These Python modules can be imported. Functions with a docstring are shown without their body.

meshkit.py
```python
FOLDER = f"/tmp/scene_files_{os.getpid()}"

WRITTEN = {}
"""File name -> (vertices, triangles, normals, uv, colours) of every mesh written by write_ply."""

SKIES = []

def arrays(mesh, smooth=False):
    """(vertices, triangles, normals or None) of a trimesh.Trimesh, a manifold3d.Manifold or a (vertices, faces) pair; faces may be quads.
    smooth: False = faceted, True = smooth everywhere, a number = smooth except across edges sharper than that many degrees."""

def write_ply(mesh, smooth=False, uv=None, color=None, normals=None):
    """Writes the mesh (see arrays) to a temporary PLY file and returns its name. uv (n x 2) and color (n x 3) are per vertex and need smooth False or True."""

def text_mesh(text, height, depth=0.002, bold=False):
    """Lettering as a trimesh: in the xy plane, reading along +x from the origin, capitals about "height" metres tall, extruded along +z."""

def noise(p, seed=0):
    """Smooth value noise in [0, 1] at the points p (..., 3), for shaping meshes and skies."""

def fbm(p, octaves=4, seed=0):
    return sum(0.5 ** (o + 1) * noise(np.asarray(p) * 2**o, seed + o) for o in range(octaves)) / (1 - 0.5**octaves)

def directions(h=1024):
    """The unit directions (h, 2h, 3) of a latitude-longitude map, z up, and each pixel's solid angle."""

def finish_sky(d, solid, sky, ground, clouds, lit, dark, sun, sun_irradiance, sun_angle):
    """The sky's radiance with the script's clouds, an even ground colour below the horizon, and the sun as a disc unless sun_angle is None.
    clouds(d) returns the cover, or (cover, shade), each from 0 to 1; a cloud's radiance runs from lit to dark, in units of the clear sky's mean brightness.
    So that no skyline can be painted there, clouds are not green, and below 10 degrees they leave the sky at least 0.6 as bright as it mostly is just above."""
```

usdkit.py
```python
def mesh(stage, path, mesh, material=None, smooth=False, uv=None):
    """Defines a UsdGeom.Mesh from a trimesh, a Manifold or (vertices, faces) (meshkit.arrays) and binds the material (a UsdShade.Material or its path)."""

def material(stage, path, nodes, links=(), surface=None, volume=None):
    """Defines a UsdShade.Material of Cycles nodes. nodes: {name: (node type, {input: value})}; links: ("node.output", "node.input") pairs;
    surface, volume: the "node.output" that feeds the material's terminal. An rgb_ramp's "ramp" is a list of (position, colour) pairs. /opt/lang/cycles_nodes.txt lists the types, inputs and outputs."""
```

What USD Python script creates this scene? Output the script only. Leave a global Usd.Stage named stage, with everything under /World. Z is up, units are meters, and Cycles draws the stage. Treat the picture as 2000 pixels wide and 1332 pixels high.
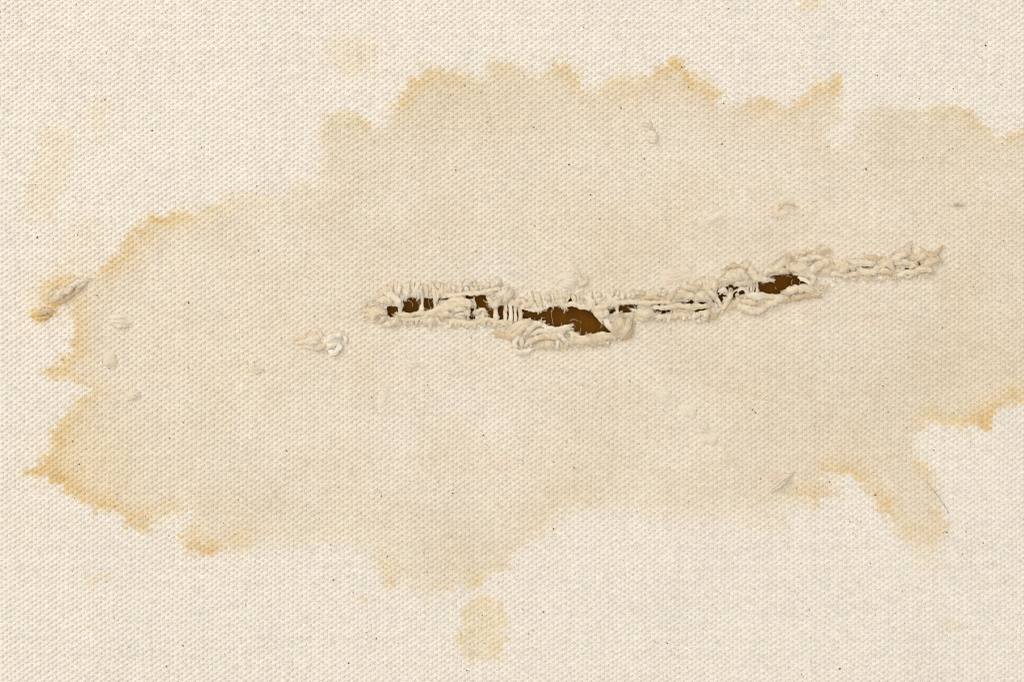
import math
import numpy as np
import shapely
from shapely.geometry import Polygon, LineString
from shapely.ops import unary_union
import usdkit, meshkit
from pxr import Usd, UsdGeom, UsdLux, UsdShade, Gf, Sdf, Vt

stage = Usd.Stage.CreateInMemory()
UsdGeom.SetStageUpAxis(stage, UsdGeom.Tokens.z)
UsdGeom.SetStageMetersPerUnit(stage, 1.0)
world = UsdGeom.Xform.Define(stage, '/World')
S = 6e-5                     # metres to one step of the layout grid (the cloth in view is 120 mm wide)
RNG = np.random.default_rng(7)

# ------------------------------------------------------------------ camera, lamps, exposure
cam = UsdGeom.Camera.Define(stage, '/World/camera')
cam.CreateHorizontalApertureAttr(36.0)
cam.CreateFocalLengthAttr(100.0)
cam.CreateClippingRangeAttr((0.02, 20.0))
cam.AddTranslateOp().Set((0, 0, 0.12 / 0.36))
cam.CreateExposureAttr(-0.54)


def softbox(name, pos, w, h, intensity, color):
    l = UsdLux.RectLight.Define(stage, '/World/' + name)
    l.CreateWidthAttr(w); l.CreateHeightAttr(h)
    l.CreateIntensityAttr(intensity); l.CreateColorAttr(color)
    z = Gf.Vec3d(*pos).GetNormalized()
    x = Gf.Cross(Gf.Vec3d(0, 1, 0.001), z).GetNormalized(); y = Gf.Cross(z, x)
    l.AddTransformOp().Set(Gf.Matrix4d(x[0], x[1], x[2], 0, y[0], y[1], y[2], 0, z[0], z[1], z[2], 0, *pos, 1))
    return l


softbox('key_softbox', (-0.38, 0.42, 0.42), 0.30, 0.30, 13.0, (1.0, 0.98, 0.945))
softbox('fill_softbox', (0.55, -0.35, 0.95), 0.9, 0.9, 2.8, (1.0, 0.985, 0.965))
softbox('top_softbox', (-0.25, 0.05, 1.25), 0.8, 0.8, 7.6, (1.0, 0.985, 0.96))

# ------------------------------------------------------------------ helpers
_names = {}


def numbered(path):
    n = _names.get(path, -1) + 1
    _names[path] = n
    return path if n == 0 else f'{path}_{n:03d}'


def tag(prim, label=None, category=None, group=None, kind=None):
    for k, v in (('label', label), ('category', category), ('group', group), ('kind', kind)):
        if v:
            prim.SetCustomDataByKey(k, v)
    return prim


def W(p):
    """layout grid (x right, y down, height up) to metres"""
    p = np.asarray(p, float)
    return np.stack([(p[..., 0] - 1000) * S, (666 - p[..., 1]) * S, p[..., 2] * S], -1)


def put_mesh(path, v, f, mat, normals=None, tint=None):
    m = UsdGeom.Mesh.Define(stage, path)
    m.CreatePointsAttr(Vt.Vec3fArray.FromNumpy(np.ascontiguousarray(v, np.float32)))
    m.CreateFaceVertexCountsAttr(Vt.IntArray.FromNumpy(np.full(len(f), f.shape[1], np.int32)))
    m.CreateFaceVertexIndicesAttr(Vt.IntArray.FromNumpy(np.ascontiguousarray(f, np.int32).ravel()))
    m.CreateSubdivisionSchemeAttr('none')
    if normals is not None:
        m.CreateNormalsAttr(Vt.Vec3fArray.FromNumpy(np.ascontiguousarray(normals, np.float32)))
        m.SetNormalsInterpolation('vertex')
    if tint is not None:
        UsdGeom.PrimvarsAPI(m).CreatePrimvar('tint', Sdf.ValueTypeNames.Color3fArray, 'vertex').Set(Vt.Vec3fArray.FromNumpy(np.ascontiguousarray(tint, np.float32)))
    UsdShade.MaterialBindingAPI.Apply(m.GetPrim()).Bind(mat)
    return m.GetPrim()


def n2(x, y, scale, seed):
    x, y = np.broadcast_arrays(np.asarray(x, float), np.asarray(y, float))
    return meshkit.noise(np.stack([x / scale, y / scale, np.zeros_like(x)], -1), seed)


def grid_normals(P):
    """P (..., rings, sides, 3): smooth normals of closed tubes"""
    du = np.gradient(P, axis=-3)
    dv = np.roll(P, -1, -2) - np.roll(P, 1, -2)
    n = np.cross(du, dv)
    return n / np.maximum(np.linalg.norm(n, axis=-1, keepdims=True), 1e-20)


# ------------------------------------------------------------------ materials
def lin(r, g, b):
    c = np.array([r, g, b], float) / 255
    return tuple(np.where(c <= 0.04045, c / 12.92, ((c + 0.055) / 1.055) ** 2.4))


def cotton(name, color=None, rough=0.95, mottle=0.10):
    nodes = {
        'geo': ('geometry', {}),
        'map': ('mapping', {'scale': (1 / S, 1 / S, 1 / S)}),
        'n1': ('noise_texture', {'scale': 0.35, 'detail': 3.0, 'roughness': 0.65}),
        'r1': ('map_range', {'from_min': 0.25, 'from_max': 0.75, 'to_min': 1 - mottle, 'to_max': 1 + mottle * 0.55}),
        'mix': ('mix_color', {'blend_type': 'multiply', 'fac': 1.0, 'use_clamp': False}),
        'cmb': ('combine_color', {}),
        'b': ('bump', {'strength': 0.35, 'distance': 1.2 * S}),
        'p': ('principled_bsdf', {'roughness': rough, 'specular_ior_level': 0.22, 'sheen_weight': 0.12, 'sheen_roughness': 0.6, 'diffuse_roughness': 0.6}),
    }
    links = [('geo.position', 'map.vector'), ('map.vector', 'n1.vector'), ('n1.fac', 'r1.value'), ('r1.result', 'cmb.r'), ('r1.result', 'cmb.g'), ('r1.result', 'cmb.b'),
             ('cmb.color', 'mix.b'), ('mix.result', 'p.base_color'), ('n1.fac', 'b.height'), ('b.normal', 'p.normal')]
    if color is None:
        nodes['a'] = ('attribute', {'attribute': 'tint'})
        links.append(('a.color', 'mix.a'))
    else:
        nodes['mix'][1]['a'] = color
    return usdkit.material(stage, '/World/Looks/' + name, nodes, links, surface='p.BSDF')


BASE = np.array(lin(235, 227.4, 215.5))
M_CANVAS = cotton('canvas_cotton')
M = {
    'bright': cotton('yarn_bright', lin(239, 231, 216), mottle=0.06),
    'white': cotton('yarn_white', lin(235, 224, 204), mottle=0.08),
    'cream': cotton('yarn_cream', lin(231, 217, 192), mottle=0.10),
    'pale': cotton('yarn_pale', lin(227, 211, 182), mottle=0.10),
    'tan': cotton('yarn_tan', lin(218, 196, 161), mottle=0.12),
    'felt': cotton('felted_fibre', tuple(BASE * np.exp(-0.78 * np.array([0.062, 0.110, 0.210]))), mottle=0.08),
    'felt_tan': cotton('felted_fibre_tan', tuple(BASE * np.exp(-1.15 * np.array([0.062, 0.125, 0.240]))), mottle=0.08),
    'gold': cotton('yarn_gold', lin(223, 191, 132), mottle=0.14),
}
M_HUSK = usdkit.material(stage, '/World/Looks/husk', {'g': ('geometry', {}), 'r': ('rgb_ramp', {'ramp': [(0, lin(104, 80, 56)), (0.4, lin(152, 126, 96)), (1, lin(192, 168, 134))]}),
                         'p': ('principled_bsdf', {'roughness': 0.8})}, [('g.random_per_island', 'r.fac'), ('r.color', 'p.base_color')], surface='p.BSDF')
M_HAIR = usdkit.material(stage, '/World/Looks/dark_hair', {'p': ('principled_bsdf', {'base_color': lin(104, 82, 60), 'roughness': 0.5})}, surface='p.BSDF')
M_FIBRE = usdkit.material(stage, '/World/Looks/fibre', {'p': ('principled_bsdf', {'base_color': lin(240, 230, 212), 'roughness': 0.9, 'specular_ior_level': 0.2})}, surface='p.BSDF')
M_BOARD = usdkit.material(stage, '/World/Looks/brown_board', {
    'geo': ('geometry', {}), 'map': ('mapping', {'scale': (900.0, 60.0, 60.0)}),
    'n': ('noise_texture', {'scale': 2.2, 'detail': 4.0, 'roughness': 0.6}),
    'n2': ('noise_texture', {'scale': 22.0, 'detail': 1.0}),
    'r': ('rgb_ramp', {'ramp': [(0.25, lin(90, 54, 7)), (0.5, lin(100, 61, 8)), (0.8, lin(110, 69, 10))]}),
    'r2': ('rgb_ramp', {'ramp': [(0.3, (0.8, 0.78, 0.8)), (0.7, (1.08, 1.08, 1.0))]}),
    'mx': ('mix_color', {'blend_type': 'multiply', 'fac': 1.0, 'use_clamp': False}),
    'p': ('principled_bsdf', {'roughness': 0.8, 'specular_ior_level': 0.05})},
    [('geo.position', 'map.vector'), ('map.vector', 'n.vector'), ('geo.position', 'n2.vector'), ('n.fac', 'r.fac'), ('n2.fac', 'r2.fac'), ('r.color', 'mx.a'), ('r2.color', 'mx.b'), ('mx.result', 'p.base_color')], surface='p.BSDF')

# ------------------------------------------------------------------ the tear: openings through the cloth
HOLES = [Polygon(p) for p in (
    [(757, 602), (766, 600), (777, 602), (779, 612), (775, 619), (761, 618)],
    [(786, 587), (795, 583), (850, 583), (875, 579), (879, 582), (856, 589), (854, 599), (838, 608), (825, 607), (815, 611), (800, 611), (790, 608)],
    [(911, 577), (950, 575), (954, 585), (961, 589), (951, 595), (957, 603), (963, 600), (980, 594), (1000, 596), (1020, 604), (1020, 622), (1002, 627), (966, 626), (956, 620), (951, 611), (941, 606), (930, 607), (926, 626), (913, 622), (920, 603), (926, 592), (918, 587)],
    [(1016, 606), (1034, 604), (1043, 609), (1059, 605), (1074, 602), (1092, 599), (1106, 597), (1124, 597), (1137, 600), (1150, 601), (1159, 599), (1163, 609), (1168, 618), (1174, 626), (1179, 632), (1184, 640), (1191, 644), (1197, 653), (1186, 653), (1175, 653), (1158, 656), (1145, 656), (1129, 655), (1125, 652), (1111, 652), (1111, 640), (1082, 643), (1072, 638), (1063, 634), (1053, 625), (1043, 624), (1030, 622), (1016, 616)],
    [(1183, 606), (1200, 598), (1241, 596), (1241, 609), (1228, 611), (1212, 609), (1200, 608), (1190, 613)],
    [(1105, 583), (1116, 583), (1126, 588), (1112, 590)],
    [(1274, 602), (1311, 603), (1309, 610), (1290, 613), (1276, 613)],
    [(1274, 593), (1299, 593), (1299, 598), (1274, 598)],
    [(1322, 590), (1340, 587), (1358, 586), (1376, 592), (1376, 597), (1340, 594)],
    [(1356, 605), (1381, 602), (1382, 612), (1360, 614)],
    [(1398, 566), (1412, 564), (1413, 577), (1402, 596), (1396, 590)],
    [(1424, 575), (1436, 570), (1436, 590), (1426, 592)],
    [(1419, 560), (1430, 556), (1442, 557), (1442, 567), (1424, 570)],
    [(1440, 568), (1455, 566), (1456, 576), (1442, 576)],
    [(1456, 552), (1486, 550), (1495, 550), (1503, 545), (1504, 541), (1512, 537), (1524, 536), (1535, 532), (1546, 535), (1553, 538), (1559, 540), (1564, 546), (1572, 550), (1577, 553), (1583, 557), (1576, 561), (1568, 563), (1564, 561), (1549, 562), (1542, 565), (1530, 569), (1522, 573), (1511, 578), (1503, 577), (1495, 573), (1481, 573), (1470, 570), (1458, 566)],
    [(1657, 529), (1678, 527), (1677, 533), (1659, 533)],
    [(1680, 520), (1694, 519.5), (1707, 520), (1705, 525), (1692, 525)],
    [(1764, 523), (1773, 523), (1773, 529), (1764, 529)],
    [(1745, 512), (1750, 513), (1751, 522), (1748, 522)],
    [(1788, 513), (1798, 511), (1800, 525), (1791, 523)],
)]
HOLE = unary_union([h.buffer(0.8) for h in HOLES])
TEAR_LINE = LineString([(700, 608), (760, 605), (850, 595), (950, 597), (1040, 612), (1110, 628), (1190, 622), (1260, 602), (1380, 596), (1440, 566), (1530, 555), (1600, 545), (1690, 524), (1800, 517), (1840, 505)])


def lift(x, y):
    """height of the middle of the cloth: slack waves, and lips that stand up along the tear"""
    d = shapely.distance(TEAR_LINE, shapely.points(x, y))
    pucker = np.exp(-(d / 55.0) ** 2) * (5.0 * (n2(x, y * 0.5, 42.0, 8) - 0.5))
    return 6.0 * (n2(x, y, 300.0, 3) - 0.5) + pucker + 3.0 * np.exp(-(d / 22.0) ** 2) + 1.5 * (n2(x, y, 60.0, 5) - 0.5) * np.exp(-d / 90.0)


# ------------------------------------------------------------------ water stains in the cloth
STAIN = [(45, 925), (70, 915), (97, 886), (108, 870), (105, 855), (93, 850), (112, 835), (113, 818), (130, 812), (150, 790), (165, 775), (172, 765), (165, 746), (130, 738), (92, 734), (89, 722), (97, 713), (122, 714), (115, 697), (135, 696), (142, 688), (144, 668), (149, 650), (147, 632), (135, 620), (140, 603), (147, 592), (128, 600), (121, 607), (95, 622), (75, 626), (58, 617), (68, 604), (84, 590), (85, 570), (97, 555), (112, 545), (130, 541), (166, 540), (194, 534), (212, 514), (228, 507), (232, 496), (242, 477), (255, 459), (270, 449), (283, 429), (292, 423), (320, 427), (345, 422), (370, 420), (405, 408), (440, 396), (472, 386), (520, 388), (560, 384), (590, 376), (612, 384), (632, 372), (635, 330), (634, 228), (660, 224), (702, 235), (732, 251), (750, 254), (762, 228), (774, 205), (786, 180), (804, 165), (819, 149), (830, 144), (852, 141), (880, 142), (904, 147), (933, 161), (952, 150), (958, 122), (972, 128), (990, 122), (1016, 142), (1032, 148), (1052, 152), (1070, 148), (1083, 118), (1105, 124), (1124, 147), (1133, 165), (1140, 181), (1152, 190), (1172, 173), (1190, 160), (1220, 152), (1250, 157), (1265, 154), (1286, 137), (1307, 116), (1325, 119), (1341, 140), (1360, 150), (1356, 163), (1376, 160), (1398, 181), (1401, 198), (1418, 216), (1440, 212), (1462, 207), (1490, 197), (1515, 204), (1540, 209), (1561, 193), (1578, 190), (1589, 168), (1592, 155), (1605, 160), (1615, 165), (1626, 155), (1638, 152), (1639, 175), (1632, 190), (1629, 206), (1636, 219), (1621, 230), (1614, 246), (1617, 283), (1640, 305), (1672, 292), (1680, 275), (1673, 258), (1676, 244), (1690, 226), (1717, 214), (1750, 219), (1800, 220), (1844, 209), (1870, 216), (1890, 218), (1905, 228), (1919, 242), (1934, 265), (1950, 272), (1966, 265), (1987, 250), (2010, 256), (2120, 245), (2120, 720), (2030, 770), (1997, 779), (1976, 786), (1950, 803), (1926, 834), (1905, 829), (1884, 843), (1865, 830), (1840, 820), (1815, 818), (1796, 829), (1784, 848), (1785, 870), (1790, 892), (1808, 905), (1815, 927), (1826, 952), (1832, 988), (1841, 1015), (1840, 1030), (1830, 1050), (1816, 1060), (1797, 1056), (1770, 1040), (1740, 1018), (1721, 991), (1704, 966), (1685, 949), (1662, 928), (1649, 921), (1625, 913), (1609, 922), (1606, 945), (1625, 963), (1602, 966), (1592, 984), (1575, 970), (1556, 971), (1535, 962), (1480, 978), (1400, 985), (1300, 986), (1230, 975), (1180, 985), (1116, 982), (1082, 1009), (1050, 1045), (1011, 1077), (984, 1114), (960, 1118), (942, 1138), (925, 1140), (900, 1128), (861, 1146), (838, 1154), (815, 1140), (798, 1128), (776, 1120), (763, 1142), (750, 1126), (747, 1102), (757, 1085), (740, 1068), (704, 1046), (650, 1030), (600, 1043), (545, 1035), (520, 1035), (492, 1050), (470, 1064), (431, 1074), (388, 1084), (379, 1075), (361, 1057), (351, 1049), (366, 1030), (385, 1008), (378, 985), (367, 973), (347, 996), (330, 996), (306, 998), (302, 1017), (291, 1040), (275, 1036), (260, 1026), (243, 1028), (246, 1010), (228, 1001), (205, 991), (185, 988), (175, 978), (162, 975), (144, 961), (131, 953), (120, 938), (95, 938), (76, 938), (60, 932)]
HOT = [(290, 430, 55, .9), (340, 425, 45, .75), (245, 485, 40, .9), (215, 515, 30, .8), (105, 550, 45, .8), (80, 610, 35, 1.0), (150, 620, 35, .8), (160, 680, 40, .8), (110, 722, 40, .85), (165, 770, 40, .65), (115, 840, 50, .85), (70, 925, 50, 1.15), (110, 932, 40, 1.15), (150, 955, 35, 1.0), (205, 988, 40, .8), (262, 1022, 35, .95), (340, 998, 25, .6), (360, 1055, 30, 1.0), (400, 1080, 40, 1.0), (460, 1062, 40, .7), (640, 232, 40, .3), (700, 237, 30, .5), (780, 190, 35, .85), (820, 150, 30, .8), (870, 145, 40, .45), (985, 125, 26, .5), (1095, 125, 26, .75), (1128, 155, 26, .6), (1220, 155, 45, .5), (1310, 120, 36, 1.0), (1348, 148, 28, .9), (1392, 180, 26, .8), (1490, 200, 40, .55), (1561, 195, 26, .6), (1592, 162, 28, .95), (1634, 165, 28, .95), (1840, 213, 30, .45), (1905, 230, 36, .6), (1934, 260, 20, .4), (1985, 255, 30, .5), (1980, 786, 45, .9), (1930, 825, 45, 1.2), (1882, 838, 36, .9), (1822, 820, 30, .65), (1812, 916, 30, .65), (1836, 1015, 30, .5), (1822, 1050, 22, .6), (1722, 988, 36, .95), (1660, 928, 36, .9), (1622, 914, 24, .6), (1592, 976, 34, .7), (1560, 968, 26, .65), (1772, 1040, 36, .55), (752, 1105, 34, .45), (763, 1140, 12, .8), (935, 1134, 24, .65), (980, 1112, 24, .35), (500, 388, 60, .3), (420, 402, 40, .45)]
FADE = [(600, 1035, 90, 45), (520, 1040, 60, 25), (1340, 985, 170, 50), (1480, 985, 80, 30), (585, 385, 70, 30), (480, 390, 60, 18), (1650, 300, 60, 25), (1800, 1075, 50, 30), (840, 1140, 90, 22), (700, 1045, 60, 25), (640, 420, 60, 10), (1020, 150, 60, 12), (1740, 220, 70, 8), (335, 985, 40, 14)]
SPOTS = [  # smaller marks: outline, body, rim, softness
    ([(75, 265), (95, 245), (145, 265), (150, 300), (140, 345), (110, 370), (95, 430), (52, 425), (50, 380), (62, 350), (78, 300)], .22, .10, 12),
    ([(165, 200), (190, 192), (212, 215), (212, 245), (192, 280), (182, 255)], .12, .10, 10),
    ([(150, 420), (185, 408), (195, 440), (215, 500), (190, 535), (130, 530), (110, 480)], .15, .03, 18),
    ([(60, 560), (90, 535), (130, 520), (180, 530), (100, 560), (85, 590), (62, 600)], .25, .10, 14),
    ([(640, 82), (690, 72), (735, 85), (730, 140), (680, 150), (645, 130)], .22, .05, 14),
    ([(810, 118), (826, 112), (826, 122), (812, 126)], .3, .1, 5),
    ([(905, 1187), (930, 1166), (965, 1166), (985, 1195), (988, 1215), (975, 1224), (982, 1260), (970, 1285), (942, 1293), (908, 1275), (891, 1243), (908, 1215)], .38, .28, 4),
    ([(692, 1156), (716, 1160), (718, 1172), (706, 1182)], .38, .1, 5),
    ([(170, 1128), (215, 1122), (205, 1140), (178, 1150)], .22, .1, 7),
    ([(178, 1213), (190, 1214), (190, 1224), (180, 1223)], .5, .1, 3),
    ([(857, 1137), (870, 1138), (868, 1147), (858, 1146)], .7, .2, 3),
    ([(1560, -10), (1605, -10), (1600, 15), (1570, 20)], .38, .1, 7),
    ([(1830, 1210), (1875, 1215), (1880, 1235), (1850, 1232)], .22, .05, 8),
    ([(1615, 940), (1640, 935), (1630, 975), (1618, 970)], .45, .2, 5),
    ([(430, 258), (438, 258), (438, 268), (431, 268)], .35, .0, 3),
    ([(482, 543), (512, 543), (508, 550), (486, 550)], .4, .0, 3),
    ([(1360, 140), (1372, 142), (1368, 148)], .5, .1, 3),
    ([(1380, 155), (1398, 162), (1398, 175), (1386, 172)], .4, .1, 4),
    ([(1760, 1060), (1840, 1070), (1835, 1110), (1790, 1110)], .14, .0, 16),
    ([(1440, 990), (1530, 985), (1540, 1030), (1460, 1045)], .16, .0, 16),
    ([(20, 520), (170, 500), (200, 560), (150, 640), (90, 660), (20, 640)], .09, .0, 26),
    ([(40, 840), (110, 800), (140, 900), (90, 960), (20, 950)], .09, .0, 24),
    ([(0, 990), (130, 1000), (200, 1040), (60, 1060), (0, 1040)], .07, .0, 25),
]


def seg_dist(x, y, poly):
    a = np.array(poly, float); b = np.roll(a, -1, 0)
    best = np.full(x.shape, 1e9)
    for (x0, y0), (x1, y1) in zip(a, b):
        dx, dy = x1 - x0, y1 - y0
        t = np.clip(((x - x0) * dx + (y - y0) * dy) / max(dx * dx + dy * dy, 1e-9), 0, 1)
        np.minimum(best, (x - x0 - t * dx) ** 2 + (y - y0 - t * dy) ** 2, out=best)
    d = np.sqrt(best)
    return np.where(shapely.contains_xy(Polygon(poly).buffer(0), x, y), d, -d)


def smooth(a, b, t):
    t = np.clip((t - a) / (b - a), 0, 1)
    return t * t * (3 - 2 * t)


def stain(x, y, seed):
    """reflectance of the cloth at the given places"""
    r = np.random.default_rng(seed)
    jx, jy = r.normal(0, 5.4, x.shape), r.normal(0, 4.8, x.shape)
    wx = x + jx + 14 * (n2(x, y, 26, 11) - 0.5) + 12 * (n2(x, y, 11, 14) - 0.5)
    wy = y + jy + 14 * (n2(x, y, 26, 12) - 0.5) + 12 * (n2(x, y, 11, 15) - 0.5)
    d = seg_dist(wx, wy, STAIN)
    w = np.full(x.shape, 0.16)
    for hx, hy, hr, hs in HOT:
        w = np.maximum(w, hs * np.exp(-(((x - hx) ** 2 + (y - hy) ** 2) / (1.35 * hr) ** 2)))
    soft = np.interp(w, [0.16, 0.5, 1.0], [17.0, 12.0, 8.0])
    for fx, fy, fr, fs in FADE:
        soft = soft + fs * np.exp(-((x - fx) ** 2 + (y - fy) ** 2) / fr ** 2)
    inside = smooth(-soft, soft, d)
    patch = n2(x, y, 170, 21) * 0.6 + n2(x, y, 60, 22) * 0.4
    dingy = inside * (0.66 + 1.05 * (patch - 0.5) + 0.12 * np.exp(-np.maximum(d, 0) / 90) - 0.22 * np.exp(-(((x - 480) / 330) ** 2 + ((y - 700) / 260) ** 2)) - 0.12 * np.exp(-(((x - 900) / 200) ** 2 + ((y - 330) / 140) ** 2)))
    dingy += inside * (0.30 * np.exp(-(((x - 1600) / 260) ** 2 + ((y - 760) / 170) ** 2)) + 0.22 * np.exp(-(((x - 1330) / 190) ** 2 + ((y - 500) / 90) ** 2)))
    dp = np.maximum(d, 0)
    grain = 0.62 + 0.55 * n2(x, y, 22, 31) + 0.25 * n2(x, y, 9, 32)
    rim = inside * w * grain * (0.80 * np.exp(-(dp / (9 + 9 * w)) ** 1.3) + 0.36 * np.exp(-dp / 55))
    left = np.exp(-(((x - 150) / 120) ** 2 + ((y - 900) / 190) ** 2))
    rim += inside * (0.16 * left + 0.09 * np.clip(n2(x, y, 110, 33) * 1.6 - 0.55, 0, 1))
    for poly, body, edge, sf in SPOTS:
        a = np.array(poly)
        near = (x > a[:, 0].min() - 60) & (x < a[:, 0].max() + 60) & (y > a[:, 1].min() - 60) & (y < a[:, 1].max() + 60)
        sd = seg_dist(wx[near], wy[near], poly)
        s = smooth(-sf, sf, sd)
        rim[near] = np.maximum(rim[near], s * (0.58 * body + edge * np.exp(-np.maximum(sd, 0) / 8)) * grain[near])
        dingy[near] = np.maximum(dingy[near], 0.5 * s * body)
    pink = inside * np.clip(n2(x, y, 45, 41) * 1.6 - 1.0, 0, 1) * (0.5 + 0.8 * np.exp(-(((x - 1620) / 220) ** 2 + ((y - 690) / 200) ** 2)))
    k_d, k_r, k_p = np.array([0.068, 0.112, 0.212]), np.array([0.055, 0.235, 0.72]), np.array([0.01, 0.06, 0.11])
    c = BASE * np.exp(-(dingy[..., None] * k_d + rim[..., None] * k_r + pink[..., None] * k_p))
    fleck = np.exp(r.normal(0, 0.022, x.shape))[..., None] * np.exp(r.normal(0, 0.008, x.shape + (3,)))
    soil = (1 - 0.035 * np.clip(n2(x, y, 90, 51) - 0.45, 0, 1) - 0.07 * np.clip(n2(x / 9, y * 1.0, 5.6, 52) - 0.72, 0, 1) - 0.05 * np.clip(n2(x * 1.0, y / 9, 8.2, 53) - 0.75, 0, 1))[..., None]
    smudge = 1 - 0.5 * np.exp(-(((x - 1872) / 13) ** 2 + ((y - 401 + 0.12 * (x - 1872)) / 3.6) ** 2))[..., None]
    smudge = smudge * (1 - 0.12 * np.exp(-(((x - 745) / 30) ** 2 + ((y - 600) / 16) ** 2))[..., None])
    return np.clip(c * fleck * soil * smudge, 0.01, 0.92)


# ------------------------------------------------------------------ woven canvas
PX, PY = 8.2, 5.6
X0, X1, Y0, Y1 = -62.0, 2062.0, -62.0, 1394.0
NI, NJ = int((X1 - X0) / PX), int((Y1 - Y0) / PY)
I, J = np.meshgrid(np.arange(NI), np.arange(NJ), indexing='ij')
wi = np.cumsum(PX * (1 + RNG.normal(0, 0.04, NI))); wi = X0 + wi * (PX * NI / wi[-1])
wj = np.cumsum(PY * (1 + RNG.normal(0, 0.05, NJ))); wj = Y0 + wj * (PY * NJ / wj[-1])
gx = wi[I] + 7 * (n2(wi[I], wj[J], 240, 61) - 0.5) + 2.2 * (n2(wi[I], wj[J], 40, 62) - 0.5) + RNG.normal(0, 0.42, I.shape)
gy = wj[J] + 9 * (n2(wi[I], wj[J], 300, 63) - 0.5) + 2.2 * (n2(wi[I], wj[J], 45, 64) - 0.5) + RNG.normal(0, 0.42, I.shape)
dt = shapely.distance(TEAR_LINE, shapely.points(gx, gy))
gx = gx + 5.0 * np.exp(-(dt / 45.0) ** 2) * (n2(gx, gy, 34, 66) - 0.5)
gy = gy + 7.0 * np.exp(-(dt / 60.0) ** 2) * (n2(gx, gy * 0.6, 48, 65) - 0.5)
gz = lift(gx, gy)
up = np.where((I + J) % 2 == 0, 1.0, -1.0)
col = stain(gx, gy, 5) * (1 + RNG.normal(0, 0.006, NJ))[None, :, None] * (1 + RNG.normal(0, 0.004, NI))[:, None, None]
col = np.clip(col, 0.01, 0.92)
slub_w = 1 + 0.36 * (n2(I * 37.7, J * 1.0, 9.0, 71) - 0.5) + 0.16 * (RNG.random(NI)[:, None] - 0.5)
slub_f = 1 + 0.34 * (n2(I * 1.0, J * 41.3, 9.0, 72) - 0.5) + 0.14 * (RNG.random(NJ)[None, :] - 0.5)
bumph = 1 + RNG.normal(0, 0.17, I.shape) + 0.25 * (n2(I * 37.7, J * 1.0, 5.0, 73) - 0.5)


def threads(name, C, rw, rh, ang, colors, keep, lateral):
    """C (threads, rings, 3) centre lines; rw, rh half width and half height of every ring"""
    co, si = np.cos(ang), np.sin(ang)
    P = np.repeat(C[:, :, None, :], len(ang), 2)
    P[..., lateral] += rw[..., None] * co
    P[..., 2] += rh[..., None] * si
    P = W(P)
    N = grid_normals(P)
    probe = np.sign((N[..., 2] * si).sum())
    N = N * probe
    n, m, k = P.shape[:3]
    idx = np.arange(n * m * k).reshape(n, m, k)
    a, b = idx[:, :-1], idx[:, 1:]
    q = np.stack([a, b, np.roll(b, -1, 2), np.roll(a, -1, 2)], -1)
    if probe < 0:
        q = q[..., ::-1]
    q = q[(keep[:, :-1] & keep[:, 1:])]
    q = q.reshape(-1, 4)
    f = np.vstack([q[:, [0, 1, 2]], q[:, [0, 2, 3]]])
    colr = np.repeat(colors[:, :, None, :], k, 2).reshape(-1, 3)
    p = put_mesh('/World/canvas/' + name, P.reshape(-1, 3), f, M_CANVAS, N.reshape(-1, 3), colr)
    return tag(p, kind='stuff')


canvas = UsdGeom.Xform.Define(stage, '/World/canvas').GetPrim()
tag(canvas, 'cream cotton canvas with yellow water stains and a long frayed tear across its middle', 'canvas')


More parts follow.
